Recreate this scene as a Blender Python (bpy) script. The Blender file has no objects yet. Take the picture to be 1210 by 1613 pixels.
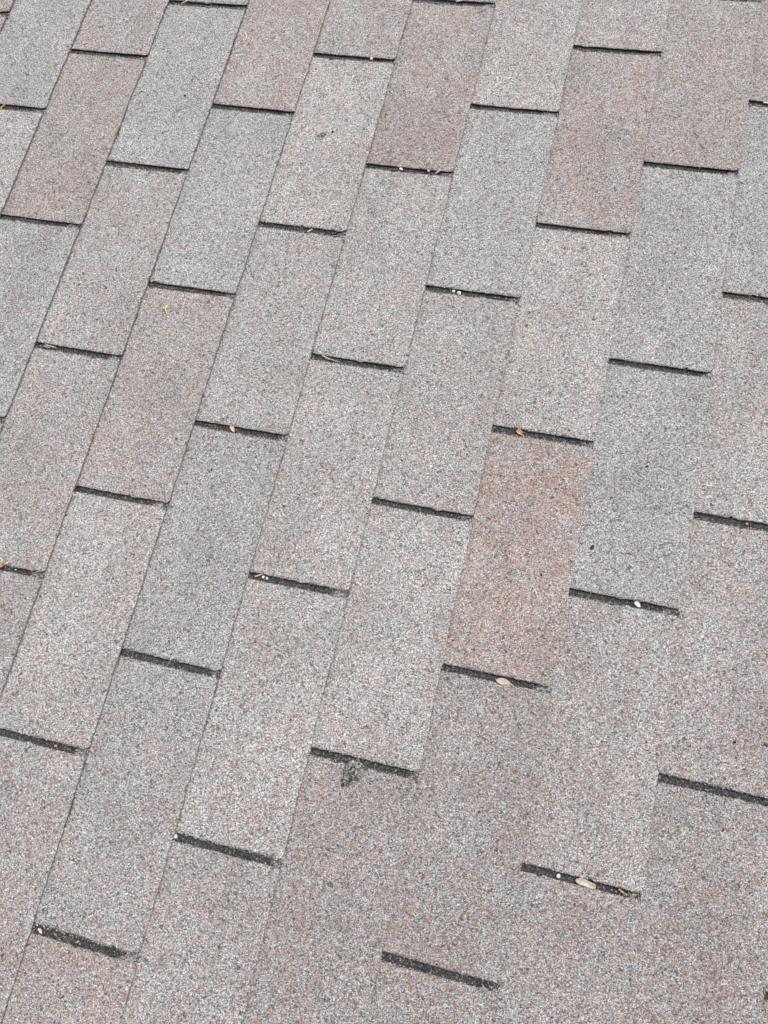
import bpy, math, random
import numpy as np
from mathutils import Matrix, Vector

random.seed(7)
rng = np.random.default_rng(11)
PI = math.pi
SC = bpy.context.scene
COL = SC.collection

# ------------------------------------------------------------------ camera
# roof frame: X runs down the slope, Y runs along the courses, Z is the roof's normal
SLOPE = math.radians(22)
ROOF = Matrix.Translation((0, 0, 4.0)) @ Matrix.Rotation(SLOPE, 4, 'Y')
F = 1379.286
CAM = (0.4317092551931072, -0.9895987521019431, 1.0038923010878742)
RC = [[0.9699515857768548, 0.22657186680606909, -0.08865162390585171],
      [0.18823872532295077, -0.9297083875375511, -0.3165572561614338],
      [-0.15414312679361974, 0.2903575439210876, -0.944421724203609]]
cd = bpy.data.cameras.new('camera')
cam = bpy.data.objects.new('camera', cd)
COL.objects.link(cam)
SC.camera = cam
cd.sensor_fit = 'VERTICAL'
cd.sensor_height = 24.0
cd.lens = 24.0 * F / 1613.0
cd.clip_start = 0.02
cd.clip_end = 500.0
m = Matrix(((RC[0][0], -RC[1][0], -RC[2][0], CAM[0]),
            (RC[0][1], -RC[1][1], -RC[2][1], CAM[1]),
            (RC[0][2], -RC[1][2], -RC[2][2], CAM[2]),
            (0, 0, 0, 1)))
cam.matrix_world = ROOF @ m

# ------------------------------------------------------------------ light
SC.view_settings.view_transform = 'Standard'
SC.view_settings.look = 'None'
SC.view_settings.gamma = 1.0
SC.view_settings.exposure = 0.545
SUN_DIR = (ROOF.to_3x3() @ Vector((0.30, 0.42, 1.0))).normalized()
w = bpy.data.worlds.new('World')
SC.world = w
w.use_nodes = True
wn, wl = w.node_tree.nodes, w.node_tree.links
bg = wn['Background']
sky = wn.new('ShaderNodeTexSky')
sky.sky_type = 'NISHITA'
sky.sun_disc = False
sky.sun_elevation = math.asin(SUN_DIR.z)
sky.sun_rotation = math.atan2(SUN_DIR.x, SUN_DIR.y)
sky.air_density = 1.0
sky.dust_density = 4.0
hs = wn.new('ShaderNodeHueSaturation')           # an overcast sky is nearly white
hs.inputs['Saturation'].default_value = 0.30
wl.new(sky.outputs[0], hs.inputs['Color'])
wl.new(hs.outputs[0], bg.inputs['Color'])
bg.inputs['Strength'].default_value = 0.14
sl = bpy.data.lights.new('sun', 'SUN')
sl.energy = 1.2
sl.angle = math.radians(25)
sl.color = (1.0, 0.97, 0.93)
so = bpy.data.objects.new('sun', sl)
COL.objects.link(so)
so.rotation_euler = (-SUN_DIR).to_track_quat('-Z', 'Y').to_euler()

# ------------------------------------------------------------------ materials
def N(nt, typ, **kw):
    n = nt.nodes.new(typ)
    for k, v in kw.items():
        setattr(n, k, v)
    return n

def math_node(nt, op, a, b=None, c=None, clamp=False):
    n = nt.nodes.new('ShaderNodeMath')
    n.operation = op
    n.use_clamp = clamp
    for i, v in enumerate((a, b, c)):
        if v is None:
            continue
        if isinstance(v, (int, float)):
            n.inputs[i].default_value = v
        else:
            nt.links.new(v, n.inputs[i])
    return n.outputs[0]

def mix_col(nt, fac, a, b, mode='MIX'):
    n = nt.nodes.new('ShaderNodeMix')
    n.data_type = 'RGBA'
    n.blend_type = mode
    for i, v in ((0, fac), (6, a), (7, b)):
        if isinstance(v, (int, float)):
            n.inputs[i].default_value = v
        elif isinstance(v, tuple):
            n.inputs[i].default_value = v
        else:
            nt.links.new(v, n.inputs[i])
    return n.outputs[2]

def ramp(nt, fac, stops, interp='LINEAR'):
    n = nt.nodes.new('ShaderNodeValToRGB')
    cr = n.color_ramp
    cr.interpolation = interp
    while len(cr.elements) < len(stops):
        cr.elements.new(0.5)
    for e, (p, c) in zip(cr.elements, stops):
        e.position = p
        e.color = (c[0], c[1], c[2], 1) if isinstance(c, tuple) else (c, c, c, 1)
    nt.links.new(fac, n.inputs[0])
    return n.outputs[0]

def granule_material():
    """mineral granules pressed into asphalt; the mesh carries four attributes:
    rust (share of rusty granules), tone (lightness), cool (blue or warm grey), worn (bare dark headlap)"""
    mt = bpy.data.materials.new('mineral_granules')
    mt.use_nodes = True
    nt = mt.node_tree
    bsdf = nt.nodes['Principled BSDF']
    pos = N(nt, 'ShaderNodeNewGeometry').outputs['Position']
    def att(name):
        a = N(nt, 'ShaderNodeAttribute')
        a.attribute_name = name
        return a.outputs['Fac']
    rust, tone, cool, worn = att('rust'), att('tone'), att('cool'), att('worn')
    # jitter so that grains are not round cells
    nz = N(nt, 'ShaderNodeTexNoise')
    nz.inputs['Scale'].default_value = 900
    nz.inputs['Detail'].default_value = 2
    nt.links.new(pos, nz.inputs['Vector'])
    va = N(nt, 'ShaderNodeVectorMath', operation='MULTIPLY_ADD')
    nt.links.new(nz.outputs['Color'], va.inputs[0])
    va.inputs[1].default_value = (0.0009,) * 3
    nt.links.new(pos, va.inputs[2])
    v = N(nt, 'ShaderNodeTexVoronoi')
    v.inputs['Scale'].default_value = GR
    nt.links.new(va.outputs[0], v.inputs['Vector'])
    sep = N(nt, 'ShaderNodeSeparateColor')
    nt.links.new(v.outputs['Color'], sep.inputs[0])
    base = ramp(nt, sep.outputs[0], GREYS, 'CONSTANT')
    # larger clumps decide where rusty grains gather
    cl = N(nt, 'ShaderNodeTexNoise')
    cl.inputs['Scale'].default_value = 160
    cl.inputs['Detail'].default_value = 3
    nt.links.new(pos, cl.inputs['Vector'])
    cl2 = N(nt, 'ShaderNodeTexNoise')
    cl2.inputs['Scale'].default_value = 22
    cl2.inputs['Detail'].default_value = 2
    nt.links.new(pos, cl2.inputs['Vector'])
    c = math_node(nt, 'MULTIPLY_ADD', cl.outputs[0], 3.6, -1.0)
    c2 = math_node(nt, 'MULTIPLY_ADD', cl2.outputs[0], 2.4, -0.2)
    share = math_node(nt, 'MULTIPLY', math_node(nt, 'MULTIPLY', rust, c), c2, clamp=True)
    # rusty grains are coarser than the grey ones
    vr = N(nt, 'ShaderNodeTexVoronoi')
    vr.inputs['Scale'].default_value = 370
    nt.links.new(va.outputs[0], vr.inputs['Vector'])
    sr = N(nt, 'ShaderNodeSeparateColor')
    nt.links.new(vr.outputs['Color'], sr.inputs[0])
    isr = math_node(nt, 'LESS_THAN', sr.outputs[1], share)
    core = ramp(nt, vr.outputs['Distance'], [(0.30, 1.0), (0.62, 0.15)])
    strength = math_node(nt, 'MULTIPLY_ADD', sr.outputs[0], 0.7, 0.3)
    isr = math_node(nt, 'MULTIPLY', math_node(nt, 'MULTIPLY', isr, core), strength)
    fine_r = math_node(nt, 'MULTIPLY', math_node(nt, 'LESS_THAN', sep.outputs[1], math_node(nt, 'MULTIPLY', share, 0.6)), 0.45)
    isr = math_node(nt, 'MAXIMUM', isr, fine_r)
    rcol = ramp(nt, sr.outputs[2], RUSTS, 'CONSTANT')
    col = mix_col(nt, isr, base, rcol)
    # tone and cast
    cast = ramp(nt, cool, [(0.0, (1.025, 0.985, 0.965)), (0.5, (0.988, 0.997, 1.003)), (1.0, (0.972, 0.994, 1.030))])
    col = mix_col(nt, 1.0, col, cast, 'MULTIPLY')
    # weathering: slow mottling of lightness plus streaks that run down the slope
    st = N(nt, 'ShaderNodeTexNoise')
    st.inputs['Scale'].default_value = 9
    st.inputs['Detail'].default_value = 5
    st.inputs['Roughness'].default_value = 0.6
    nt.links.new(pos, st.inputs['Vector'])
    mot = math_node(nt, 'MULTIPLY_ADD', st.outputs[0], 0.42, 0.79)
    mp = N(nt, 'ShaderNodeMapping')
    mp.inputs['Rotation'].default_value = (0, 0, 0)
    mp.inputs['Scale'].default_value = (26, 5, 26)
    nt.links.new(pos, mp.inputs['Vector'])
    st2 = N(nt, 'ShaderNodeTexNoise')
    st2.inputs['Scale'].default_value = 1
    st2.inputs['Detail'].default_value = 3
    nt.links.new(mp.outputs[0], st2.inputs['Vector'])
    mot = math_node(nt, 'MULTIPLY', mot, math_node(nt, 'MULTIPLY_ADD', st2.outputs[0], 0.22, 0.89))
    tot = math_node(nt, 'MULTIPLY', tone, mot)
    # asphalt showing between grains
    gap = ramp(nt, v.outputs['Distance'], [(0.0, 1.0), (0.50, 1.0), (0.78, GAPV)])
    tot = math_node(nt, 'MULTIPLY', tot, gap)
    # a few grains have fallen out
    miss = N(nt, 'ShaderNodeTexVoronoi')
    miss.inputs['Scale'].default_value = 330
    nt.links.new(pos, miss.inputs['Vector'])
    sm = N(nt, 'ShaderNodeSeparateColor')
    nt.links.new(miss.outputs['Color'], sm.inputs[0])
    lost = math_node(nt, 'LESS_THAN', sm.outputs[0], 0.018)
    tot = math_node(nt, 'MULTIPLY', tot, math_node(nt, 'MULTIPLY_ADD', lost, -0.5, 1.0))
    comb = N(nt, 'ShaderNodeCombineColor')
    for i in range(3):
        nt.links.new(tot, comb.inputs[i])
    col = mix_col(nt, 1.0, col, comb.outputs[0], 'MULTIPLY')
    # worn: dirt and bare asphalt, with an irregular grainy border
    fn = N(nt, 'ShaderNodeTexNoise')
    fn.inputs['Scale'].default_value = 420
    fn.inputs['Detail'].default_value = 3
    nt.links.new(pos, fn.inputs['Vector'])
    thr = math_node(nt, 'MULTIPLY_ADD', fn.outputs[0], 1.1, -0.05)
    wv = math_node(nt, 'SUBTRACT', worn, thr)
    wmask = math_node(nt, 'MULTIPLY_ADD', wv, 6.0, 0.5, clamp=True)
    dirt = ramp(nt, sep.outputs[0], [(0.0, (.022, .022, .023)), (0.30, (.045, .045, .046)),
                                     (0.60, (.080, .079, .078)), (0.84, (.14, .137, .134)),
                                     (0.955, (.30, .29, .28))], 'CONSTANT')
    col = mix_col(nt, wmask, col, dirt)
    nt.links.new(col, bsdf.inputs['Base Color'])
    bsdf.inputs['Roughness'].default_value = 0.78
    bsdf.inputs['Specular IOR Level'].default_value = 0.35
    bp = N(nt, 'ShaderNodeBump')
    bp.inputs['Strength'].default_value = 0.9
    bp.inputs['Distance'].default_value = 0.0011
    hgt = math_node(nt, 'ADD', math_node(nt, 'MULTIPLY', v.outputs['Distance'], -1.0),
                    math_node(nt, 'MULTIPLY', sep.outputs[2], 0.55))
    nt.links.new(hgt, bp.inputs['Height'])
    nt.links.new(bp.outputs[0], bsdf.inputs['Normal'])
    return mt

GR = 1000.0
GAPV = 0.55
GREYS = [(0.0, (.085, .085, .087)), (0.12, (.22, .218, .217)), (0.30, (.345, .341, .338)),
         (0.52, (.465, .461, .456)), (0.74, (.59, .585, .575)), (0.91, (.82, .81, .80))]
RUSTS = [(0.0, (.30, .115, .07)), (0.3, (.43, .195, .12)), (0.6, (.55, .31, .20)), (0.85, (.30, .16, .12))]
M_GRAN = granule_material()

def simple_mat(name, c0, c1, scale, rough=0.8, bump=0.0, spec=0.3, trans=0.0):
    mt = bpy.data.materials.new(name)
    mt.use_nodes = True
    nt = mt.node_tree
    b = nt.nodes['Principled BSDF']
    pos = N(nt, 'ShaderNodeNewGeometry').outputs['Position']
    nz = N(nt, 'ShaderNodeTexNoise')
    nz.inputs['Scale'].default_value = scale
    nz.inputs['Detail'].default_value = 4
    nz.inputs['Roughness'].default_value = 0.7
    nt.links.new(pos, nz.inputs['Vector'])
    col = ramp(nt, nz.outputs[0], [(0.32, c0), (0.68, c1)])
    nt.links.new(col, b.inputs['Base Color'])
    b.inputs['Roughness'].default_value = rough
    b.inputs['Specular IOR Level'].default_value = spec
    if bump:
        bp = N(nt, 'ShaderNodeBump')
        bp.inputs['Distance'].default_value = bump
        nt.links.new(nz.outputs[0], bp.inputs['Height'])
        nt.links.new(bp.outputs[0], b.inputs['Normal'])
    return mt

M_EDGE = simple_mat('cut_asphalt', (.008, .008, .009), (.05, .048, .046), 700, 0.75, 0.0006)
M_BUTT = simple_mat('weathered_butt_edge', (.05, .049, .048), (.30, .29, .285), 520, 0.8, 0.0006)
M_BARE = simple_mat('bare_asphalt', (.05, .05, .05), (.26, .25, .245), 420, 0.7, 0.0012)
M_WHITE = simple_mat('chalky_white', (.50, .48, .45), (.72, .70, .66), 300, 0.7, 0.0004)
M_TAN = simple_mat('dry_tan', (.42, .30, .19), (.68, .54, .40), 260, 0.7, 0.0004)
M_PALE = simple_mat('dry_pale', (.24, .20, .165), (.58, .52, .44), 330, 0.7, 0.0004)
M_ORANGE = simple_mat('dry_orange', (.34, .16, .07), (.60, .37, .19), 420, 0.55, 0.0003)
M_YELLOW = simple_mat('dry_yellow', (.52, .36, .15), (.72, .56, .32), 300, 0.6, 0.0003)
M_BROWN = simple_mat('dry_brown', (.10, .05, .03), (.26, .13, .08), 300, 0.7, 0.0004)
M_BLACK = simple_mat('charred_black', (.008, .008, .008), (.03, .028, .026), 300, 0.8, 0.0004)
M_TORN = simple_mat('torn_asphalt', (.06, .06, .06), (.42, .41, .40), 520, 0.8, 0.0012)
M_WOOD = simple_mat('plywood', (.30, .21, .13), (.45, .33, .21), 20, 0.8)

# ------------------------------------------------------------------ roof layout
T = 0.0036                    # thickness of a shingle
E0 = 0.1254                   # exposure of a course
L = 0.3048                    # length of a tab
SLOT = 0.0085
UB = {}
_ub = [-0.63277, -0.50577, -0.37875, -0.25223, -0.12592, -0.0, 0.12508, 0.24985, 0.37482, 0.50027, 0.62602, 0.7534, 0.8794]
for i, u in enumerate(_ub):
    UB[i - 6] = u             # UB[c] is the butt line of course c
for c in range(7, 12):
    UB[c] = UB[c - 1] + E0
for c in range(-7, -13, -1):
    UB[c] = UB[c + 1] - E0
# measured slot positions (course, slot) -> v
SV = {(-5, 0): .008, (-4, 0): -.1646, (-3, 0): -.0451, (-3, -1): -.3522, (-2, 1): .0708, (-2, 0): -.237,
      (-2, -1): -.5412, (-2, -2): -.8457, (-1, 0): -.1144, (-1, -1): -.4229, (-1, -2): -.7272, (-1, -3): -1.033,
      (0, 0): .0001, (0, -1): -.3031, (0, -2): -.61, (0, -3): -.9133, (0, -4): -1.2205, (1, 0): .1243,
      (1, -1): -.1835, (1, -2): -.4895, (1, -3): -.7902, (1, -4): -1.0948, (2, -1): -.0595, (2, -2): -.3633,
      (2, -3): -.6681, (2, -4): -.9717, (3, -1): .0656, (3, -2): -.2422, (3, -3): -.5456, (3, -4): -.8486,
      (3, -5): -1.155, (4, -2): -.1223, (4, -3): -.4278, (4, -4): -.7313, (4, -5): -1.0366, (5, -2): .0015,
      (5, -3): -.3073, (5, -4): -.6106, (5, -5): -.9147, (6, -5): -1.0973}

def slot_v(c, n):
    if (c, n) in SV:
        return SV[(c, n)]
    known = [(abs(k[1] - n), k[1]) for k in SV if k[0] == c]
    if known:
        k = min(known)[1]
        return SV[(c, k)] + (n - k) * L
    if c == 6:
        return slot_v(6, -5) + (n + 5) * L
    if c > 6:
        return slot_v(6, n - (0)) + ((c - 6) * 0.4 * L) - L * round((c - 6) * 0.4)
    return slot_v(-5, n) - ((-5 - c) * 0.4 * L) + L * round((-5 - c) * 0.4)

def smooth_noise(x, y, seed):
    r = np.random.default_rng(seed)
    out = np.zeros_like(x)
    for k in range(7):
        fx, fy = r.normal(0, 1, 2)
        out = out + np.sin(x * fx + y * fy + r.uniform(0, 6.28)) * r.uniform(.5, 1)
    return out / 4.0

def deck_wave(u, v):
    return 0.0009 * smooth_noise(u * 6, v * 6, 5)

def jitter1d(n, amp, seed, sm=2):
    r = np.random.default_rng(seed)
    a = r.normal(0, 1, n + 8)
    k = np.ones(sm) / sm
    fine = np.convolve(a, k, 'same')[4:4 + n]
    b = r.normal(0, 1, n + 60)
    slow = np.convolve(b, np.ones(21) / 21, 'same')[30:30 + n] * 3
    return amp * (fine * 0.8 + slow * 0.9)

def shingle_mesh(name, c, n, look, fine=True, bumps=()):
    """one tab with its hidden headlap. Local frame: x = u - UB[c], y = v - vmid."""
    tone, rust, cool, rust2 = look
    vt, vb = slot_v(c, n), slot_v(c, n - 1)
    vm = (vt + vb) / 2
    half = (vt - vb) / 2
    E = UB[c] - UB[c - 1]
    st = 0.0022 if fine else 0.01
    ny = int(round(2 * half / st)) + 1
    s_list = list(np.arange(0, E + 0.012, st)) + list(np.arange(E + 0.016, 2 * E + 0.012, 0.004 if fine else 0.012)) + [2.4 * E]
    S = np.array(s_list)
    ns = len(S)
    t_ = np.linspace(-1, 1, ny)
    Tm, Sm = np.meshgrid(t_, S)                      # shape ns, ny
    seed = (c + 20) * 100 + (n + 20)
    inset = np.where(S < E + 0.004, SLOT / 2, 0.0004)
    # slot mouth is cut with a small radius
    inset = inset + np.where(S < 0.005, (0.005 - S) ** 2 / 0.005 * 0.3, 0)
    jl = jitter1d(ns, 0.00028, seed + 1)
    jr = jitter1d(ns, 0.00028, seed + 2)
    jb = jitter1d(ny, 0.00060, seed + 3)
    rw_ = np.random.default_rng(seed + 40)
    cut = S < E + 0.004
    def ragged(k):
        f = rw_.uniform(-0.0004, 0.0009) + rw_.uniform(-.0009, .0004) * (1 - S / E) + 0.00035 * smooth_noise(S * 110, S * 0, seed + k)
        chip = 0.0022 * np.exp(-((S - rw_.uniform(0, E)) / 0.0022) ** 2) * (rw_.uniform() < 0.5) - 0.0016 * np.exp(-((S - rw_.uniform(0, E)) / 0.004) ** 2) * (rw_.uniform() < 0.5)
        corner = 0.0018 * np.clip(1 - S / 0.006, 0, 1) ** 1.5 * rw_.uniform(0, 1)
        return (f + chip + corner) * cut
    lo = -half + inset + jl + ragged(41)
    hi = half - inset + jr - ragged(42)
    if not fine:
        lo = -half + inset
        hi = half - inset
        jb = jb * 0
    Y = lo[:, None] + (hi - lo)[:, None] * (Tm + 1) / 2
    X = -Sm.copy()
    fall = np.clip(1 - Sm / 0.012, 0, 1)
    X = X + jb[None, :] * fall
    u = UB[c] + X
    v = vm + Y
    Z = -(T / E0) * Sm + deck_wave(u, v)
    # tabs lift a little at the butt, unevenly
    r = np.random.default_rng(seed + 9)
    lift = 0.0002 + 0.0006 * (1 + smooth_noise(Y * 14, Y * 3 + 1, seed + 4)) * r.uniform(.3, 1.0)
    Z = Z + lift * np.clip(1 - Sm / E, 0, 1) ** 2
    # the head of the course below stops under this tab and shows through as a faint step
    Z = Z + 0.00045 * (1 / (1 + np.exp((Sm - 0.050 - 0.002 * np.sin(Y * 40 + seed)) / 0.0018)) - 1) * np.clip((E - Sm) / 0.02, 0, 1)
    # slight roll-over of the outline
    edge = np.minimum(np.minimum(Y - lo[:, None], hi[:, None] - Y), Sm + 0.0)
    Z = Z - 0.0007 * np.clip(1 - edge / 0.0028, 0, 1) ** 2 * (Sm < E + 0.004)
    if fine:
        Z = Z + 0.00016 * r.normal(0, 1, Z.shape) * (Sm < E + 0.01)
    for (bu, bv, rad, h) in bumps:
        d2 = (u - bu) ** 2 + (v - bv) ** 2
        Z = Z + h * np.exp(-d2 / rad ** 2)
    Zb = -(T / E0) * Sm + deck_wave(u, v) - T + 0.0003 + lift * np.clip(1 - Sm / E, 0, 1) ** 2 * 0.9
    top = np.stack([X, Y, Z], -1).reshape(-1, 3)
    bot = np.stack([X, Y, Zb], -1).reshape(-1, 3)
    # boundary loop
    idx = np.arange(ns * ny).reshape(ns, ny)
    quads = np.stack([idx[:-1, :-1], idx[1:, :-1], idx[1:, 1:], idx[:-1, 1:]], -1).reshape(-1, 4)
    # faces: x decreases with row, y increases with column -> order for +Z normal
    quads = quads[:, ::-1]
    nt_ = ns * ny
    ring = list(idx[0, :]) + list(idx[1:, -1]) + list(idx[-1, -2::-1]) + list(idx[-2:0:-1, 0])
    ring = np.array(ring)
    rn = np.roll(ring, -1)
    bidx = {int(g): k for k, g in enumerate(ring)}
    verts = np.concatenate([top, bot[ring]])
    k = np.arange(len(ring))
    kn = np.roll(k, -1)
    side = np.stack([ring, nt_ + k, nt_ + kn, rn], -1)
    nq, nsd = len(quads), len(side)
    me = bpy.data.meshes.new(name)
    me.vertices.add(len(verts))
    me.vertices.foreach_set('co', verts.astype(np.float32).ravel())
    faces = np.concatenate([quads, side])
    me.loops.add(faces.size)
    me.loops.foreach_set('vertex_index', faces.astype(np.int32).ravel())
    me.polygons.add(len(faces))
    me.polygons.foreach_set('loop_start', (np.arange(len(faces)) * 4).astype(np.int32))
    smi = np.ones(nsd)
    smi[:ny - 1] = 2                                  # the weathered butt edge
    me.polygons.foreach_set('material_index', np.concatenate([np.zeros(nq), smi]).astype(np.int32))
    me.polygons.foreach_set('use_smooth', np.concatenate([np.ones(nq), np.zeros(nsd)]).astype(bool))
    me.update(calc_edges=True)
    me.materials.append(M_GRAN)
    me.materials.append(M_EDGE)
    me.materials.append(M_BUTT)
    # attributes (real colour of the granule mix)
    g = (Tm + 1) / 2                                  # 0 at the lower end, 1 at the upper end
    blot = smooth_noise(X * 22, Y * 14, seed + 12)
    A_r = np.clip((rust2 + (rust - rust2) * g) * (1 + 0.32 * blot), 0, 1)
    A_t = tone * (1 + 0.045 * smooth_noise(X * 34, Y * 20, seed + 13) + 0.02 * smooth_noise(X * 140, Y * 14, seed + 19))
    A_c = np.clip(cool + 0.07 * smooth_noise(X * 26, Y * 17, seed + 23), 0, 1)
    A_w = np.clip((Sm - E - 0.001 + 0.0) / r.uniform(0.010, 0.026) - 0.1 + 0.1 * smooth_noise(X * 200, Y * 200, seed + 14), 0, 1.0) * np.clip(0.82 + 0.16 * smooth_noise(Y * 90, X * 70, seed + 18), .45, 1.0)
    # dark grime creeps up from the slot edges at the mouth of some slots
    em = np.minimum(Y - lo[:, None], hi[:, None] - Y)
    A_w = np.maximum(A_w, 0.42 * np.clip(1 - em / 0.0035, 0, 1) * (Sm < E + .004))
    A_w = np.maximum(A_w, (0.30 + 0.14 * smooth_noise(Y * 70, Y * 5, seed + 16)) * np.clip(1 - Sm / 0.0035, 0, 1))
    for (bu, bv, rad, h) in bumps:
        d = np.sqrt((u - bu) ** 2 + (v - bv) ** 2) / rad
        if h <= 0.0008:
            A_w = np.maximum(A_w, 0.42 * np.clip(1.2 - 2.2 * d * (1 + 0.6 * smooth_noise((u - bu) * 300, (v - bv) * 300, 78)), 0, 1))
        if h > 0.0008:
            wob = 1 + 0.5 * smooth_noise((u - bu) * 260, (v - bv) * 260, 77)
            du, dv_ = (u - bu), (v - bv)
            if (c, n) == (0, 0):
                d = np.sqrt((du / 0.0150) ** 2 + ((dv_ - 0.3 * du) / 0.0095) ** 2)
                A_w = np.maximum(A_w, 0.52 * np.clip(1.2 * (1.3 - d * (0.6 + 0.4 * wob)), 0, 1))
            else:
                d = np.sqrt((du / 0.012) ** 2 + (dv_ / 0.018) ** 2)
                A_w = np.maximum(A_w, 0.56 * np.clip(1.6 * (1.15 - d * (.6 + .4 * wob)), 0, 1))
    # grime caught against the butt of the course above
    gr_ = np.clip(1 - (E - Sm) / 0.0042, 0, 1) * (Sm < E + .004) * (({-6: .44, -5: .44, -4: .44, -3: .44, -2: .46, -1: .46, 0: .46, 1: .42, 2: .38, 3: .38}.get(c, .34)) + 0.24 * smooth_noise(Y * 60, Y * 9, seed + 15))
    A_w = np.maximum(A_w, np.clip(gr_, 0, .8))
    for nm, A in (('rust', A_r), ('tone', A_t), ('cool', A_c), ('worn', A_w)):
        at = me.attributes.new(nm, 'FLOAT', 'POINT')
        vals = np.concatenate([A.ravel(), A.ravel()[ring]]).astype(np.float32)
        at.data.foreach_set('value', vals)
    return me, vm

def on_roof(o, u, v, z=0.0, rot=0.0):
    o.matrix_world = ROOF @ Matrix.Translation((u, v, z)) @ Matrix.Rotation(rot, 4, 'Z')

def at(px, py, z=0.0):
    """point of the roof surface seen at a pixel of the photograph"""
    d = [sum(RC[k][i] * q for k, q in enumerate(((px - 605) / F, (py - 806.5) / F, 1.0))) for i in range(3)]
    k = (z - CAM[2]) / d[2]
    return CAM[0] + k * d[0], CAM[1] + k * d[1]

def project(u, v, z=0.0):
    p = [u - CAM[0], v - CAM[1], z - CAM[2]]
    q = [sum(RC[i][k] * p[k] for k in range(3)) for i in range(3)]
    return 605 + F * q[0] / q[2], 806.5 + F * q[1] / q[2]

def course_of(u):
    for c in range(-11, 12):
        if UB[c - 1] < u <= UB[c]:
            return c

def surf_z(u, v):
    """height of the uppermost shingle surface (slots included)"""
    c = course_of(u)
    s = UB[c] - u
    in_slot = any(abs(v - slot_v(c, n)) < SLOT / 2 for n in range(-9, 6))
    z = -(T / E0) * s + float(deck_wave(np.array([u]), np.array([v]))[0])
    if in_slot:
        return z - T + 0.0004, True
    return z + 0.0009 * max(0, 1 - s / E0) ** 2, False

# ------------------------------------------------------------------ the shingles in view
# (course, slot above the tab): tone, rust share (upper end), cool cast, rust share (lower end), colour words
LOOK = {
    'G': (0.965, .08, .78, .10), 'g': (0.965, .13, .70, .14), 'N': (0.98, .22, .52, .24), 'L': (1.05, .20, .46, .22),
    'l': (1.02, .20, .52, .20), 'P': (0.94, .42, .46, .44), 'p': (0.985, .30, .54, .34), 'R': (0.96, .60, .20, .50),
    'D': (0.88, .36, .62, .38), 'S': (0.96, .34, .62, .38)}
TABS = {
    (-6, 1): ('P', 'dusky pink'), (-5, 1): ('P', 'dusky pink'), (-5, 0): ('P', 'dusky pink'),
    (-4, 1): ('G', 'blue grey'), (-4, 0): ('l', 'pale grey'), (-4, -1): ('g', 'grey'),
    (-3, 1): ('p', 'pale pinkish'), (-3, 0): ('P', 'pinkish'), (-3, -1): ('g', 'grey'), (-3, -2): ('N', 'grey'),
    (-2, 2): ('g', 'pale grey'), (-2, 1): ('G', 'blue grey'), (-2, 0): ('p', 'pinkish'), (-2, -1): ('p', 'rust speckled'),
    (-2, -2): ('S', 'pale speckled'),
    (-1, 1): ('P', 'pinkish'), (-1, 0): ('g', 'grey'), (-1, -1): ('p', 'pinkish grey'), (-1, -2): ('L', 'pale'),
    (-1, -3): ('S', 'speckled grey'), (-1, -4): ('P', 'pinkish'),
    (0, 1): ('p', 'pale pinkish'), (0, 0): ('L', 'pale'), (0, -1): ('N', 'mid grey'), (0, -2): ('g', 'cool grey'),
    (0, -3): ('S', 'two toned grey'), (0, -4): ('P', 'pink speckled'),
    (1, 1): ('g', 'grey'), (1, 0): ('P', 'pinkish'), (1, -1): ('l', 'pale grey'), (1, -2): ('L', 'pale warm'),
    (1, -3): ('L', 'pale speckled'), (1, -4): ('S', 'cool speckled'), (1, -5): ('N', 'grey'),
    (2, 0): ('L', 'pale'), (2, -1): ('g', 'cool grey'), (2, -2): ('N', 'grey'), (2, -3): ('L', 'very pale'),
    (2, -4): ('D', 'rust flecked grey'), (2, -5): ('D', 'darker grey'),
    (3, 1): ('p', 'pinkish'), (3, 0): ('p', 'pinkish'), (3, -1): ('P', 'dusky pink'), (3, -2): ('L', 'pale'),
    (3, -3): ('R', 'orange rust tinted'), (3, -4): ('D', 'darker speckled'), (3, -5): ('D', 'dark speckled'),
    (4, 0): ('P', 'pinkish'), (4, -1): ('P', 'pinkish'), (4, -2): ('g', 'grey'), (4, -3): ('G', 'blue grey'),
    (4, -4): ('N', 'speckled grey'), (4, -5): ('D', 'dark flecked'), (4, -6): ('D', 'dark flecked'),
    (5, 0): ('P', 'pinkish'), (5, -1): ('P', 'pinkish'), (5, -2): ('G', 'blue grey'), (5, -3): ('N', 'grey'),
    (5, -4): ('S', 'rust flecked pale'), (5, -5): ('D', 'rust flecked'), (5, -6): ('D', 'speckled'),
    (6, -4): ('N', 'grey'), (6, -5): ('D', 'speckled'), (6, -3): ('N', 'grey'), (6, -2): ('N', 'grey'), (6, -6): ('D', 'speckled'),
}

def visible_px(c, n):
    """rough count of photo pixels the exposed tab covers"""
    vt, vb = slot_v(c, n), slot_v(c, n - 1)
    k = 0
    for a in np.linspace(0.02, 0.98, 30):
        for b in np.linspace(0.02, 0.98, 30):
            x, y = project(UB[c] - a * (UB[c] - UB[c - 1]), vb + b * (vt - vb))
            if 0 <= x < 1210 and 0 <= y < 1613:
                k += 1
    return k

vis = {}
for c in range(-8, 9):
    for n in range(-8, 5):
        k = visible_px(c, n)
        if k > 0:
            vis[(c, n)] = k
ORD = ['first', 'second', 'third', 'fourth', 'fifth', 'sixth', 'seventh', 'eighth', 'ninth', 'tenth', 'eleventh', 'twelfth', 'thirteenth']
rows = sorted({c for c, n in vis})
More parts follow.
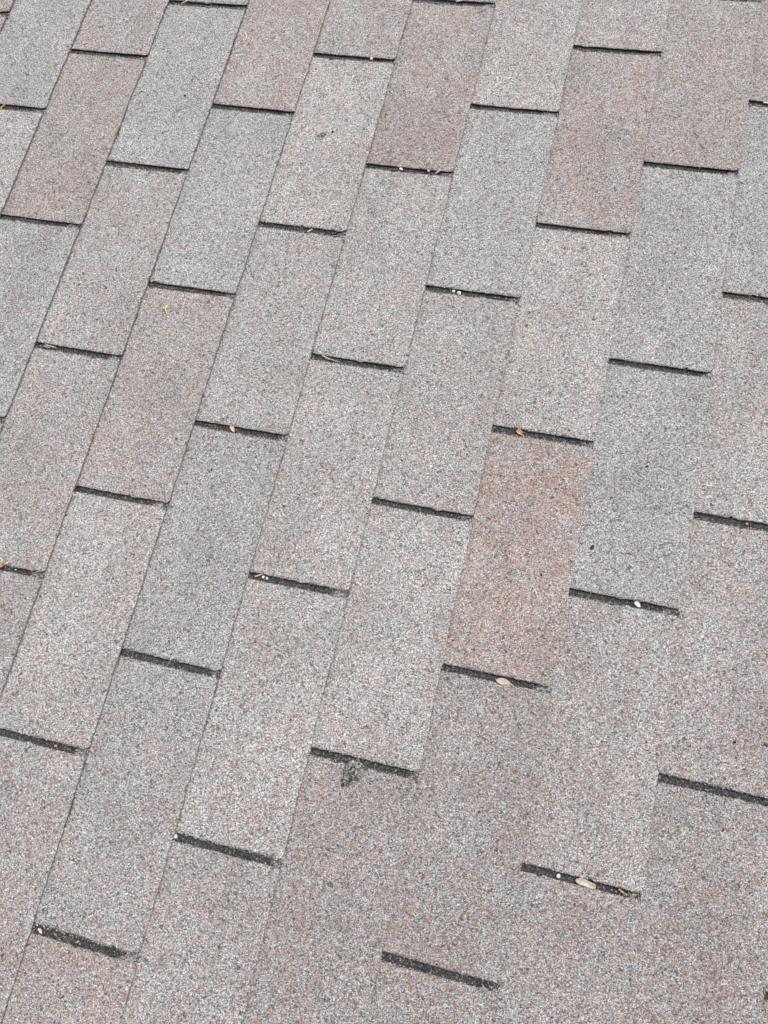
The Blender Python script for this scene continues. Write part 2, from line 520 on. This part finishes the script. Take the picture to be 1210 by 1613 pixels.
# nail pops pushing the shingles up
p1 = at(506, 212)
p2 = at(551, 1215)
p3 = at(75, 712)
BUMPS = [(p1[0], p1[1], 0.012, 0.0018), (p2[0], p2[1], 0.013, 0.0022), (p3[0], p3[1], 0.016, 0.0007)]
SPECIAL = {}
shingles = {}
for c in rows:
    tabs = sorted([n for (cc, n) in vis if cc == c], reverse=True)
    for i, n in enumerate(tabs):
        key, words = TABS.get((c, n), ('N', 'grey'))
        look = list(LOOK[key])
        r = np.random.default_rng((c + 30) * 50 + n + 20)
        look[0] *= r.uniform(0.985, 1.015)
        if (c, n) == (0, -3):
            look[3] = 0.30
            look[1] = 0.10
        if (c, n) == (-3, 0):
            look[3] = 0.40
        bl = [b for b in BUMPS if UB[c - 1] < b[0] < UB[c] and slot_v(c, n - 1) < b[1] < slot_v(c, n)]
        me, vm = shingle_mesh('roof_shingle', c, n, tuple(look), True, bl)
        o = bpy.data.objects.new('roof_shingle', me)
        COL.objects.link(o)
        on_roof(o, UB[c], vm)
        ci = rows.index(c)
        rw = 'leftmost slanting row' if ci == 0 else ('rightmost slanting row' if ci == len(rows) - 1 else ORD[ci] + ' slanting row from the left')
        if len(tabs) == 1:
            lab = words + ' asphalt shingle, the only one seen of the ' + rw
        elif i == 0:
            lab = words + ' asphalt shingle at the top of the ' + rw
        elif i == len(tabs) - 1:
            lab = words + ' asphalt shingle at the bottom of the ' + rw
        else:
            lab = words + ' shingle, ' + ORD[i] + ' from the top in the ' + rw
        o['label'] = lab
        o['category'] = 'roof shingle'
        o['group'] = 'asphalt shingles laid in slanting rows'
        shingles[(c, n)] = o
print('SHINGLES', len(shingles), 'not in table', [k for k in shingles if k not in TABS], [(k, vis[k]) for k in vis if vis[k] < 12])

# ------------------------------------------------------------------ roof around the view
def joined_surround():
    vs, fs, at_ = [], [], {'rust': [], 'tone': [], 'cool': [], 'worn': []}
    mi = []
    base = 0
    keys = list(LOOK)
    for c in range(-10, 11):
        for n in range(-9, 7):
            if (c, n) in shingles:
                continue
            r = np.random.default_rng((c + 40) * 77 + n + 50)
            me, vm = shingle_mesh('tmp', c, n, LOOK[keys[r.integers(0, len(keys))]], False)
            nv = len(me.vertices)
            co = np.empty(nv * 3, np.float32)
            me.vertices.foreach_get('co', co)
            co = co.reshape(-1, 3) + np.array([UB[c], vm, 0])
            lv = np.empty(len(me.loops), np.int32)
            me.loops.foreach_get('vertex_index', lv)
            m_ = np.empty(len(me.polygons), np.int32)
            me.polygons.foreach_get('material_index', m_)
            vs.append(co)
            fs.append(lv + base)
            mi.append(m_)
            for k in at_:
                a = np.empty(nv, np.float32)
                me.attributes[k].data.foreach_get('value', a)
                at_[k].append(a)
            base += nv
            bpy.data.meshes.remove(me)
    co = np.concatenate(vs).astype(np.float32)
    lv = np.concatenate(fs).astype(np.int32)
    me = bpy.data.meshes.new('surrounding_shingles')
    me.vertices.add(len(co))
    me.vertices.foreach_set('co', co.ravel())
    me.loops.add(len(lv))
    me.loops.foreach_set('vertex_index', lv)
    me.polygons.add(len(lv) // 4)
    me.polygons.foreach_set('loop_start', (np.arange(len(lv) // 4) * 4).astype(np.int32))
    me.polygons.foreach_set('material_index', np.concatenate(mi))
    me.update(calc_edges=True)
    me.materials.append(M_GRAN)
    me.materials.append(M_EDGE)
    me.materials.append(M_BUTT)
    for k in at_:
        a = me.attributes.new(k, 'FLOAT', 'POINT')
        a.data.foreach_set('value', np.concatenate(at_[k]))
    o = bpy.data.objects.new('roof_slope', me)
    COL.objects.link(o)
    on_roof(o, 0, 0)
    o['kind'] = 'structure'
joined_surround()

def mesh_obj(name, verts, faces, mat, u=0, v=0, z=0, rot=0, smooth=False, parent=None):
    me = bpy.data.meshes.new(name)
    me.from_pydata([tuple(p) for p in verts], [], [tuple(f) for f in faces])
    me.update()
    if smooth:
        me.polygons.foreach_set('use_smooth', [True] * len(me.polygons))
    for mt in (mat if isinstance(mat, (list, tuple)) else [mat]):
        me.materials.append(mt)
    o = bpy.data.objects.new(name, me)
    COL.objects.link(o)
    if parent is not None:
        o.parent = parent
        o.location = (u, v, z)
        o.rotation_euler = (0, 0, rot)
    else:
        on_roof(o, u, v, z, rot)
    return o

x0, x1, y0, y1 = UB[-11], UB[10] - 0.01, -3.2, 1.9
zt, zb = -0.013, -0.028
dv = [(x, y, z) for z in (zt, zb) for x, y in ((x0, y0), (x1, y0), (x1, y1), (x0, y1))]
deck = mesh_obj('roof_deck', dv, [(0, 1, 2, 3), (7, 6, 5, 4), (0, 4, 5, 1), (1, 5, 6, 2), (2, 6, 7, 3), (3, 7, 4, 0)], M_WOOD)
deck['kind'] = 'structure'

# ------------------------------------------------------------------ loose granules in the slots and on the edges
PH = (1 + 5 ** 0.5) / 2
ICO = np.array([(-1, PH, 0), (1, PH, 0), (-1, -PH, 0), (1, -PH, 0), (0, -1, PH), (0, 1, PH), (0, -1, -PH), (0, 1, -PH),
                (PH, 0, -1), (PH, 0, 1), (-PH, 0, -1), (-PH, 0, 1)]) / 1.9021
ICF = np.array([(0, 11, 5), (0, 5, 1), (0, 1, 7), (0, 7, 10), (0, 10, 11), (1, 5, 9), (5, 11, 4), (11, 10, 2), (10, 7, 6), (7, 1, 8),
                (3, 9, 4), (3, 4, 2), (3, 2, 6), (3, 6, 8), (3, 8, 9), (4, 9, 5), (2, 4, 11), (6, 2, 10), (8, 6, 7), (9, 8, 1)])

def granule_stuff():
    P, Rr, K = [], [], []
    for (c, n) in shingles:
        vt = slot_v(c, n)
        E = UB[c] - UB[c - 1]
        r = np.random.default_rng((c + 60) * 90 + n + 33)
        # in the slot: more of them towards the open end
        for k in range(int(r.integers(60, 110))):
            s = E * (r.uniform(0, 1) ** 1.7)
            dy = r.uniform(-.5, .5) * SLOT * 0.85
            if r.uniform() < 0.35:
                s = abs(r.normal(0, 0.010))
            u, v = UB[c] - s, vt + dy
            z = -(T / E0) * s + float(deck_wave(np.array([u]), np.array([v]))[0]) - T + 0.0006
            P.append((u, v, z)); Rr.append(r.uniform(.0004, .00085)); K.append(0 if r.uniform() < 0.6 else r.uniform())
        # on the lips of the slot
        for sg in (-1, 1):
            for k in range(int(E / 0.0013)):
                s = r.uniform(0, E)
                v = vt + sg * (SLOT / 2 + r.uniform(-.0004, .0009))
                u = UB[c] - s
                z = -(T / E0) * s + float(deck_wave(np.array([u]), np.array([v]))[0]) - 0.0002 + 0.0008 * (1 - s / E) ** 2
                P.append((u, v, z)); Rr.append(r.uniform(.0004, .0008)); K.append(r.uniform())
        # along the butt edge
        vb = slot_v(c, n - 1)
        for k in range(int((vt - vb) / 0.0016)):
            v = r.uniform(vb + SLOT / 2, vt - SLOT / 2)
            u = UB[c] + r.uniform(-.0010, .0003)
            z = float(deck_wave(np.array([u]), np.array([v]))[0]) + 0.0001
            P.append((u, v, z)); Rr.append(r.uniform(.0004, .0007)); K.append(r.uniform())
        # washed down onto the course below
        for k in range(int((vt - vb) / 0.004)):
            v = r.uniform(vb, vt)
            u = UB[c] + abs(r.normal(0, .0022)) + 0.0008
            z = -T + float(deck_wave(np.array([u]), np.array([v]))[0]) + 0.0004
            P.append((u, v, z)); Rr.append(r.uniform(.0004, .0007)); K.append(r.uniform())
    P = np.array(P); Rr = np.array(Rr); K = np.array(K)
    n = len(P)
    r = np.random.default_rng(99)
    sc = r.uniform(.6, 1.3, (n, 12, 1)) * Rr[:, None, None]
    V = P[:, None, :] + ICO[None] * sc
    Fc = ICF[None] + (np.arange(n) * 12)[:, None, None]
    me = bpy.data.meshes.new('loose_granules')
    me.vertices.add(n * 12)
    me.vertices.foreach_set('co', V.astype(np.float32).ravel())
    f = Fc.reshape(-1, 3)
    me.loops.add(f.size)
    me.loops.foreach_set('vertex_index', f.astype(np.int32).ravel())
    me.polygons.add(len(f))
    me.polygons.foreach_set('loop_start', (np.arange(len(f)) * 3).astype(np.int32))
    me.update(calc_edges=True)
    a = me.attributes.new('shade', 'FLOAT', 'POINT')
    a.data.foreach_set('value', np.repeat(K, 12).astype(np.float32))
    mt = bpy.data.materials.new('loose_mineral_granules')
    mt.use_nodes = True
    nt = mt.node_tree
    at_ = N(nt, 'ShaderNodeAttribute')
    at_.attribute_name = 'shade'
    col = ramp(nt, at_.outputs['Fac'], [(0.0, (.03, .03, .031)), (0.001, (.07, .07, .072)), (0.2, (.20, .195, .195)),
                                        (0.45, (.36, .35, .345)), (0.65, (.36, .20, .155)), (0.78, (.50, .49, .48)), (0.93, (.72, .71, .70))], 'CONSTANT')
    nt.links.new(col, nt.nodes['Principled BSDF'].inputs['Base Color'])
    nt.nodes['Principled BSDF'].inputs['Roughness'].default_value = 0.8
    me.materials.append(mt)
    o = bpy.data.objects.new('loose_granules', me)
    COL.objects.link(o)
    on_roof(o, 0, 0)
    o['kind'] = 'stuff'
    print('granules', n)
granule_stuff()

# ------------------------------------------------------------------ torn asphalt over the nail pops
def nail_blister(px, py, shp, parent, rad, h, lab, seed):
    """a torn horseshoe of lifted asphalt round a hole painted dark instead of cut: child of the shingle it breaks through"""
    u0, v0 = at(px, py)
    z0 = surf_z(u0, v0)[0]
    r = np.random.default_rng(seed)
    na, nr = 72, 22
    verts, faces, worn = [], [], []
    ph = r.uniform(0, 6.28, 5)
    for j in range(nr + 1):
        q = j / nr
        for i in range(na):
            a = 2 * PI * i / na
            wob = 1 + 0.14 * math.sin(2 * a + ph[0]) + 0.11 * math.sin(3 * a + ph[1]) + 0.08 * math.sin(7 * a + ph[2]) + 0.04 * math.sin(13 * a + ph[3])
            R = rad * q * wob
            opening = 0.5 + 0.5 * math.cos(a + PI / 2)          # the rim is low towards the foot of the photo
            rim = math.exp(-((q - 0.60) / 0.15) ** 2) * (1.0 - 0.85 * opening ** 2) * (0.8 + 0.2 * math.sin(5 * a + ph[4]))
            fold = math.exp(-((R * math.cos(a) + 0.10 * rad) / (0.16 * rad)) ** 2) * (0.5 if q < .55 else 0) * (1 - q)
            z = h * (rim + fold * 0.5) + r.normal(0, 0.00035) * (1 if q < .97 else 0) - 0.0010 * (q ** 6) - 0.0004 * (q < .4)
            verts.append((R * shp[0] * math.cos(a), R * shp[1] * math.sin(a), z))
            worn.append(min(1.0, 0.86 * (q < .42) * (1 - fold) + 0.30 * (q >= .42) * (q < .78) + 0.56 * (q >= .78) + 0.25 * opening * (q > .4) * (q < .9)))  # dark centre paints the shade of a cavity the mesh lacks
    for j in range(nr):
        for i in range(na):
            i2 = (i + 1) % na
            faces.append((j * na + i, (j + 1) * na + i, (j + 1) * na + i2, j * na + i2))
    o = mesh_obj('nail_pop', verts, faces, M_GRAN, u0 - UB[parent_c(parent)], v0 - pv(parent), z0 + 0.0008, shp[2], True, parent)
    for nm, vals in (('rust', [.05] * len(verts)), ('tone', [.92] * len(verts)), ('cool', [.75] * len(verts)), ('worn', worn)):
        o.data.attributes.new(nm, 'FLOAT', 'POINT').data.foreach_set('value', np.array(vals, np.float32))
    o['label'] = lab
    return o

def parent_c(o):
    return [k for k in shingles if shingles[k] is o][0][0]

def pv(o):
    c, n = [k for k in shingles if shingles[k] is o][0]
    return (slot_v(c, n) + slot_v(c, n - 1)) / 2

nail_blister(555, 1217, (0.80, 1.15, 0.0), shingles[(2, -4)], 0.0145, 0.0034, 'torn grey blister with a raised rim', 3)
#nail_blister(504, 211, (1.2, 0.6, 0.2), shingles[(0, 0)], 0.0095, 0.0012, 'small dark scuff over a raised nail', 8)

# ------------------------------------------------------------------ debris
def tag(o, label, cat, group=None):
    o['label'] = label
    o['category'] = cat
    if group:
        o['group'] = group

def place(px, py, lift):
    u, v = at(px, py)
    z, ins = surf_z(u, v)
    u, v = at(px, py, z)
    return u, v, surf_z(u, v)[0] + lift

def dir_angle(px, py, qx, qy):
    a, b = at(px, py), at(qx, qy)
    return math.atan2(b[1] - a[1], b[0] - a[0]), math.hypot(b[0] - a[0], b[1] - a[1])

def pebble(px, py, size, mat, label, cat='pebble', name='pebble', seed=0, sq=(1, .85, .75)):
    size = size * (0.8 if mat is M_ORANGE else 0.9)
    r = np.random.default_rng(seed + 500)
    nu, nv = 14, 9
    verts, faces = [], []
    d = r.normal(0, 1, (4, 3))
    for j in range(nv + 1):
        th = PI * j / nv
        for i in range(nu):
            a = 2 * PI * i / nu
            p = np.array([math.sin(th) * math.cos(a), math.sin(th) * math.sin(a), math.cos(th)])
            k = 1 + sum(0.07 * math.sin(2.3 * float(p @ q)) for q in d)
            verts.append(p * k * size / 2 * np.array(sq))
    for j in range(nv):
        for i in range(nu):
            i2 = (i + 1) % nu
            faces.append((j * nu + i, (j + 1) * nu + i, (j + 1) * nu + i2, j * nu + i2))
    u, v, z = place(px, py, size * sq[2] * 0.42)
    o = mesh_obj(name, verts, faces, mat, u, v, z, r.uniform(0, 6), True)
    tag(o, label, cat)
    return o

def stick(pts, rad, mat, label, cat='twig', name='twig', lift=0.001, parent=None, bend=0.0):
    """tapered bent twig through photo points"""
    P = []
    for i, (px, py) in enumerate(pts):
        u, v, z = place(px, py, lift)
        P.append(np.array([u, v, z]))
    zt_ = max(p[2] for p in P)
    o0 = P[0].copy()
    # resample
    Q = []
    for i in range(len(P) - 1):
        for k in range(6):
            Q.append(P[i] + (P[i + 1] - P[i]) * k / 6)
    Q.append(P[-1])
    Q = np.array(Q)
    for _ in range(2):
        Q[1:-1] = (Q[:-2] + 2 * Q[1:-1] + Q[2:]) / 4
    n = len(Q)
    verts, faces = [], []
    k = 7
    for i in range(n):
        d = Q[min(i + 1, n - 1)] - Q[max(i - 1, 0)]
        d = d / (np.linalg.norm(d) + 1e-9)
        s = np.cross(d, [0, 0, 1]); s = s / (np.linalg.norm(s) + 1e-9)
        t = np.cross(s, d)
        f = i / (n - 1)
        rr = rad * (1 - 0.45 * f) * (1 + 0.15 * math.sin(i * 2.1)) * (0.5 if i in (0, n - 1) else 1)
        for j in range(k):
            a = 2 * PI * j / k
            verts.append(Q[i] - o0 + rr * (math.cos(a) * s + math.sin(a) * t))
    for i in range(n - 1):
        for j in range(k):
            j2 = (j + 1) % k
            faces.append((i * k + j, i * k + j2, (i + 1) * k + j2, (i + 1) * k + j))
    faces.append(tuple(range(k - 1, -1, -1)))
    faces.append(tuple((n - 1) * k + j for j in range(k)))
    if parent is None:
        o = mesh_obj(name, verts, faces, mat, *o0, 0, True)
        tag(o, label, cat)
    else:
        q = o0 - parent[1]
        o = mesh_obj(name, verts, faces, mat, q[0], q[1], q[2], 0, True, parent[0])
    return o, o0

def scale_leaf(p, q, width, mat, label, cat, name, lift=0.0012, curl=0.25, notch=False):
    """small dry leaf, husk or seed wing: a cupped tapering blade with thickness from p to q"""
    ang, ln = dir_angle(*p, *q)
    u, v, z = place((p[0] + q[0]) / 2, (p[1] + q[1]) / 2, lift)
    zz = z
    na, nb = 22, 8
    th = 0.00035
    top, bot = [], []
    r = np.random.default_rng(int(p[0] * 7 + p[1]))
    for i in range(na + 1):
        a = i / na
        wdt = width / 2 * (math.sin(PI * min(1, a * 1.02) ** 0.8) ** 0.75 if not notch else (min(1, a * 4) ** .7) * (1 - 0.35 * a) * (1 - max(0, a - .93) * 5)) + 0.0001
        for j in range(nb + 1):
            b = j / nb * 2 - 1
            x = (a - .5) * ln
            y = b * wdt + 0.08 * width * math.sin(a * 5)
            h = curl * width * (b * b) + curl * width * 0.7 * (2 * a - 1) ** 2 - 0.06 * width * (abs(b) < .15) + r.normal(0, .00005)
            top.append((x, y, h + th)); bot.append((x, y, h))
    m_ = nb + 1
    verts = top + bot
    k = len(top)
    faces = []
    for i in range(na):
        for j in range(nb):
            a = i * m_ + j
            faces.append((a, a + m_, a + m_ + 1, a + 1))
            faces.append((k + a + 1, k + a + m_ + 1, k + a + m_, k + a))
    for i in range(na):
        a, b = i * m_, (i + 1) * m_
        faces.append((a, k + a, k + b, b))
        a, b = i * m_ + nb, (i + 1) * m_ + nb
        faces.append((b, k + b, k + a, a))
    for j in range(nb):
        a = j
        faces.append((a + 1, k + a + 1, k + a, a))
        a = na * m_ + j
        faces.append((a, k + a, k + a + 1, a + 1))
    o = mesh_obj(name, verts, faces, mat, u, v, zz, ang, True)
    tag(o, label, cat)
    return o

# white pebbles and grains
pebble(585.5, 94, .0062, M_WHITE, 'white pebble beside a tan crumb in the second slot from the left along the top', seed=1)
pebble(592, 90, .0038, M_TAN, 'tan crumb touching the white pebble near the top edge', 'crumb', 'crumb', seed=2)
pebble(632, 267, .0052, M_WHITE, 'white grain, leftmost of three white bits in the slot under the pinkish shingle', seed=3, sq=(1.3, .8, .6))
pebble(675, 270, .0048, M_WHITE, 'round white grain, middle one of three white bits in one slot', seed=4)
stick([(686, 274), (695, 268)], .0012, M_WHITE, 'short white sliver, rightmost of three white bits in one slot', 'sliver', 'sliver')
pebble(714.5, 460, .0052, M_WHITE, 'smaller left one of two white pebbles side by side in a slot', seed=5)
pebble(723, 463, .0068, M_WHITE, 'larger right one of two white pebbles side by side in a slot', seed=6)
pebble(797, 471, .0030, M_ORANGE, 'tiny orange bead near the right end of the slot with two pebbles', 'bead', 'bead', seed=7)
pebble(277, 1317.5, .0058, M_WHITE, 'white pebble at the very left end of a dark slot, low left', seed=8)
pebble(879.5, 1380, .0055, M_WHITE, 'round white pebble left of the pale leaf scrap in the slot', seed=9)
pebble(415, 909.5, .0046, M_WHITE, 'white pebble touching a tan twig at the left end of a slot', seed=10)
pebble(421, 911.5, .0040, M_WHITE, 'small white grain just right of the pebble with the tan twig', seed=11)
pebble(485, 923, .0034, M_BROWN, 'brown crumb halfway along the slot that holds two white grains', 'crumb', 'crumb', seed=12)
pebble(1176, 826, .0042, M_ORANGE, 'orange bead in the slot at the right edge', 'bead', 'bead', seed=13)
pebble(123, 1483, .0042, M_ORANGE, 'orange seed in the middle of the lowest left slot', 'seed', 'seed', seed=14, sq=(1.2, .7, .6))
pebble(88, 1175, .0042, M_ORANGE, 'orange crumb near the right end of the slot on the left edge', 'crumb', 'crumb', seed=15, sq=(1.2, .8, .5))
pebble(933, 862, .0058, M_BLACK, 'black crumb on the blue grey shingle beside the orange tinted one', 'crumb', 'crumb', seed=16, sq=(.75, 1.2, .5))
pebble(852.5, 906, .0030, M_BLACK, 'tiny black speck on the orange tinted shingle', 'speck', 'speck', seed=17)
pebble(167, 453, .0042, M_BROWN, 'dark brown speck on the upper left pinkish shingle', 'speck', 'speck', seed=18)
pebble(524, 208, .0040, M_BLACK, 'black speck right of the small dark scuff near the top', 'speck', 'speck', seed=19)
pebble(1157, 1169, .0036, M_BLACK, 'black speck on the rust flecked shingle at the right edge', 'speck', 'speck', seed=20)
pebble(1208, 1173, .0055, M_BROWN, 'reddish brown crumb cut by the right edge of the picture', 'crumb', 'crumb', seed=21, sq=(1.2, .7, .5))
pebble(292, 151, .0036, M_BLACK, 'tiny black speck on the blue grey shingle near the upper left', 'speck', 'speck', seed=22)
pebble(1019, 735, .0034, M_BLACK, 'black speck in the middle of the right blue grey shingle', 'speck', 'speck', seed=23)
pebble(334, 740, .0030, M_BLACK, 'faint black speck on the cool grey shingle left of centre', 'speck', 'speck', seed=24)
pebble(755, 1279, .0028, M_BLACK, 'faint black speck on the dark speckled shingle right of the torn blister', 'speck', 'speck', seed=25)
pebble(1196, 466, .0030, M_BROWN, 'tiny brown crumb in the slot at the upper right edge', 'crumb', 'crumb', seed=26)
# husks, leaf scraps, twigs
scale_leaf((781, 1071), (812, 1083), .0075, M_PALE, 'long pale seed wing lying in a slot below the orange tinted shingle', 'seed wing', 'seed_wing', 0.0022, 0.12)
scale_leaf((905, 1386), (938, 1396), .0078, M_PALE, 'pale dry leaf scrap with a ragged end lying across the lower right slot', 'leaf scrap', 'leaf_scrap', 0.0022, 0.16, True)
scale_leaf((813, 680), (825, 686), .0055, M_ORANGE, 'orange husk at the left end of the slot above the orange tinted shingle', 'husk', 'husk', 0.0018, 0.3)
stick([(824, 684), (825, 690)], .0008, M_TAN, 'thin tan stalk below the orange husk', 'stalk', 'stalk')
scale_leaf((-3, 893), (9, 891), .0062, M_ORANGE, 'orange husk cut by the left edge of the picture', 'husk', 'husk', 0.0030, 0.25)
scale_leaf((364, 673), (371, 682), .0048, M_TAN, 'tan husk standing in the slot left of centre', 'husk', 'husk', 0.0018, 0.3)
scale_leaf((999, 949), (1009, 957), .0050, M_WHITE, 'white teardrop shaped seed in the slot at the right', 'seed', 'seed', 0.0020, 0.15)
scale_leaf((62, 1462), (68, 1470), .0032, M_TAN, 'small tan sliver near the left end of the lowest left slot', 'sliver', 'sliver', 0.0014, 0.2)
stick([(974, 1400), (980, 1405), (988, 1410)], .0011, M_ORANGE, 'orange curl near the right end of the lower right slot', 'curl', 'curl', lift=.0018)
stick([(386, 53), (389, 58), (386, 65)], .0013, M_YELLOW, 'curved yellow petal scrap on the pinkish shingle near the top', 'petal', 'petal')
stick([(131, 70), (139, 67)], .0013, M_YELLOW, 'faint yellow fleck above the slot at the upper left', 'fleck', 'fleck')
stick([(-2, 170), (12, 166)], .0015, M_ORANGE, 'orange needle in the slot at the upper left edge', 'needle', 'needle')
stick([(72, 544), (90, 549)], .0012, M_PALE, 'pale twig, upper one of a pair in the left slot', 'twig', 'twig', lift=.0022)
stick([(70, 546), (80, 549)], .0009, M_PALE, 'short pale twig, lower one of a pair in the left slot', 'twig', 'twig', lift=.0018)
stick([(507, 561), (518, 566), (527, 569)], .0011, M_PALE, 'upper pale twig of a pair in the slot at the centre', 'twig', 'twig', lift=.0022)
stick([(512, 565), (536, 571)], .0008, M_PALE, 'lower pale twig of a pair in the slot at the centre', 'twig', 'twig', lift=.0014)
stick([(402, 909), (412, 906), (414, 904)], .0011, M_TAN, 'tan twig at the left end of the slot with two white grains', 'twig', 'twig', lift=.0022)
stick([(485, 367), (493, 362)], .0012, M_TAN, 'tan twig bit in the slot below the small scuff', 'twig', 'twig', lift=.0022)
stick([(285, 5), (303, 3)], .0011, M_TAN, 'thin tan twig in the slot at the top edge', 'twig', 'twig', lift=.0022)
stick([(718, 4), (735, 4)], .0013, M_WHITE, 'white sliver in the slot at the top edge', 'sliver', 'sliver', lift=.0018)
stick([(1201, 163), (1213, 165)], .0015, M_WHITE, 'white sliver in the slot cut by the upper right edge', 'sliver', 'sliver', lift=.0022)
scale_leaf((605, 571), (613, 574), .0030, M_PALE, 'tiny pale chip near the right end of the central slot', 'chip', 'chip', 0.0014, 0.2)

# three-armed bud husk
u, v, z = place(261, 488, .0016)
hub = np.array([u, v, z])
root = bpy.data.objects.new('bud_husk', None)
COL.objects.link(root)
on_roof(root, u, v, z)
tag(root, 'yellow three armed bud husk on the pinkish grey shingle, upper left', 'husk')
for a_, b_, rr in (((260, 488), (265, 482), .0022), ((261, 488), (257, 485), .0017), ((261, 488), (264, 496), .0012)):
    stick([a_, b_], rr, M_YELLOW, '', name='arm', lift=.0016, parent=(root, hub))
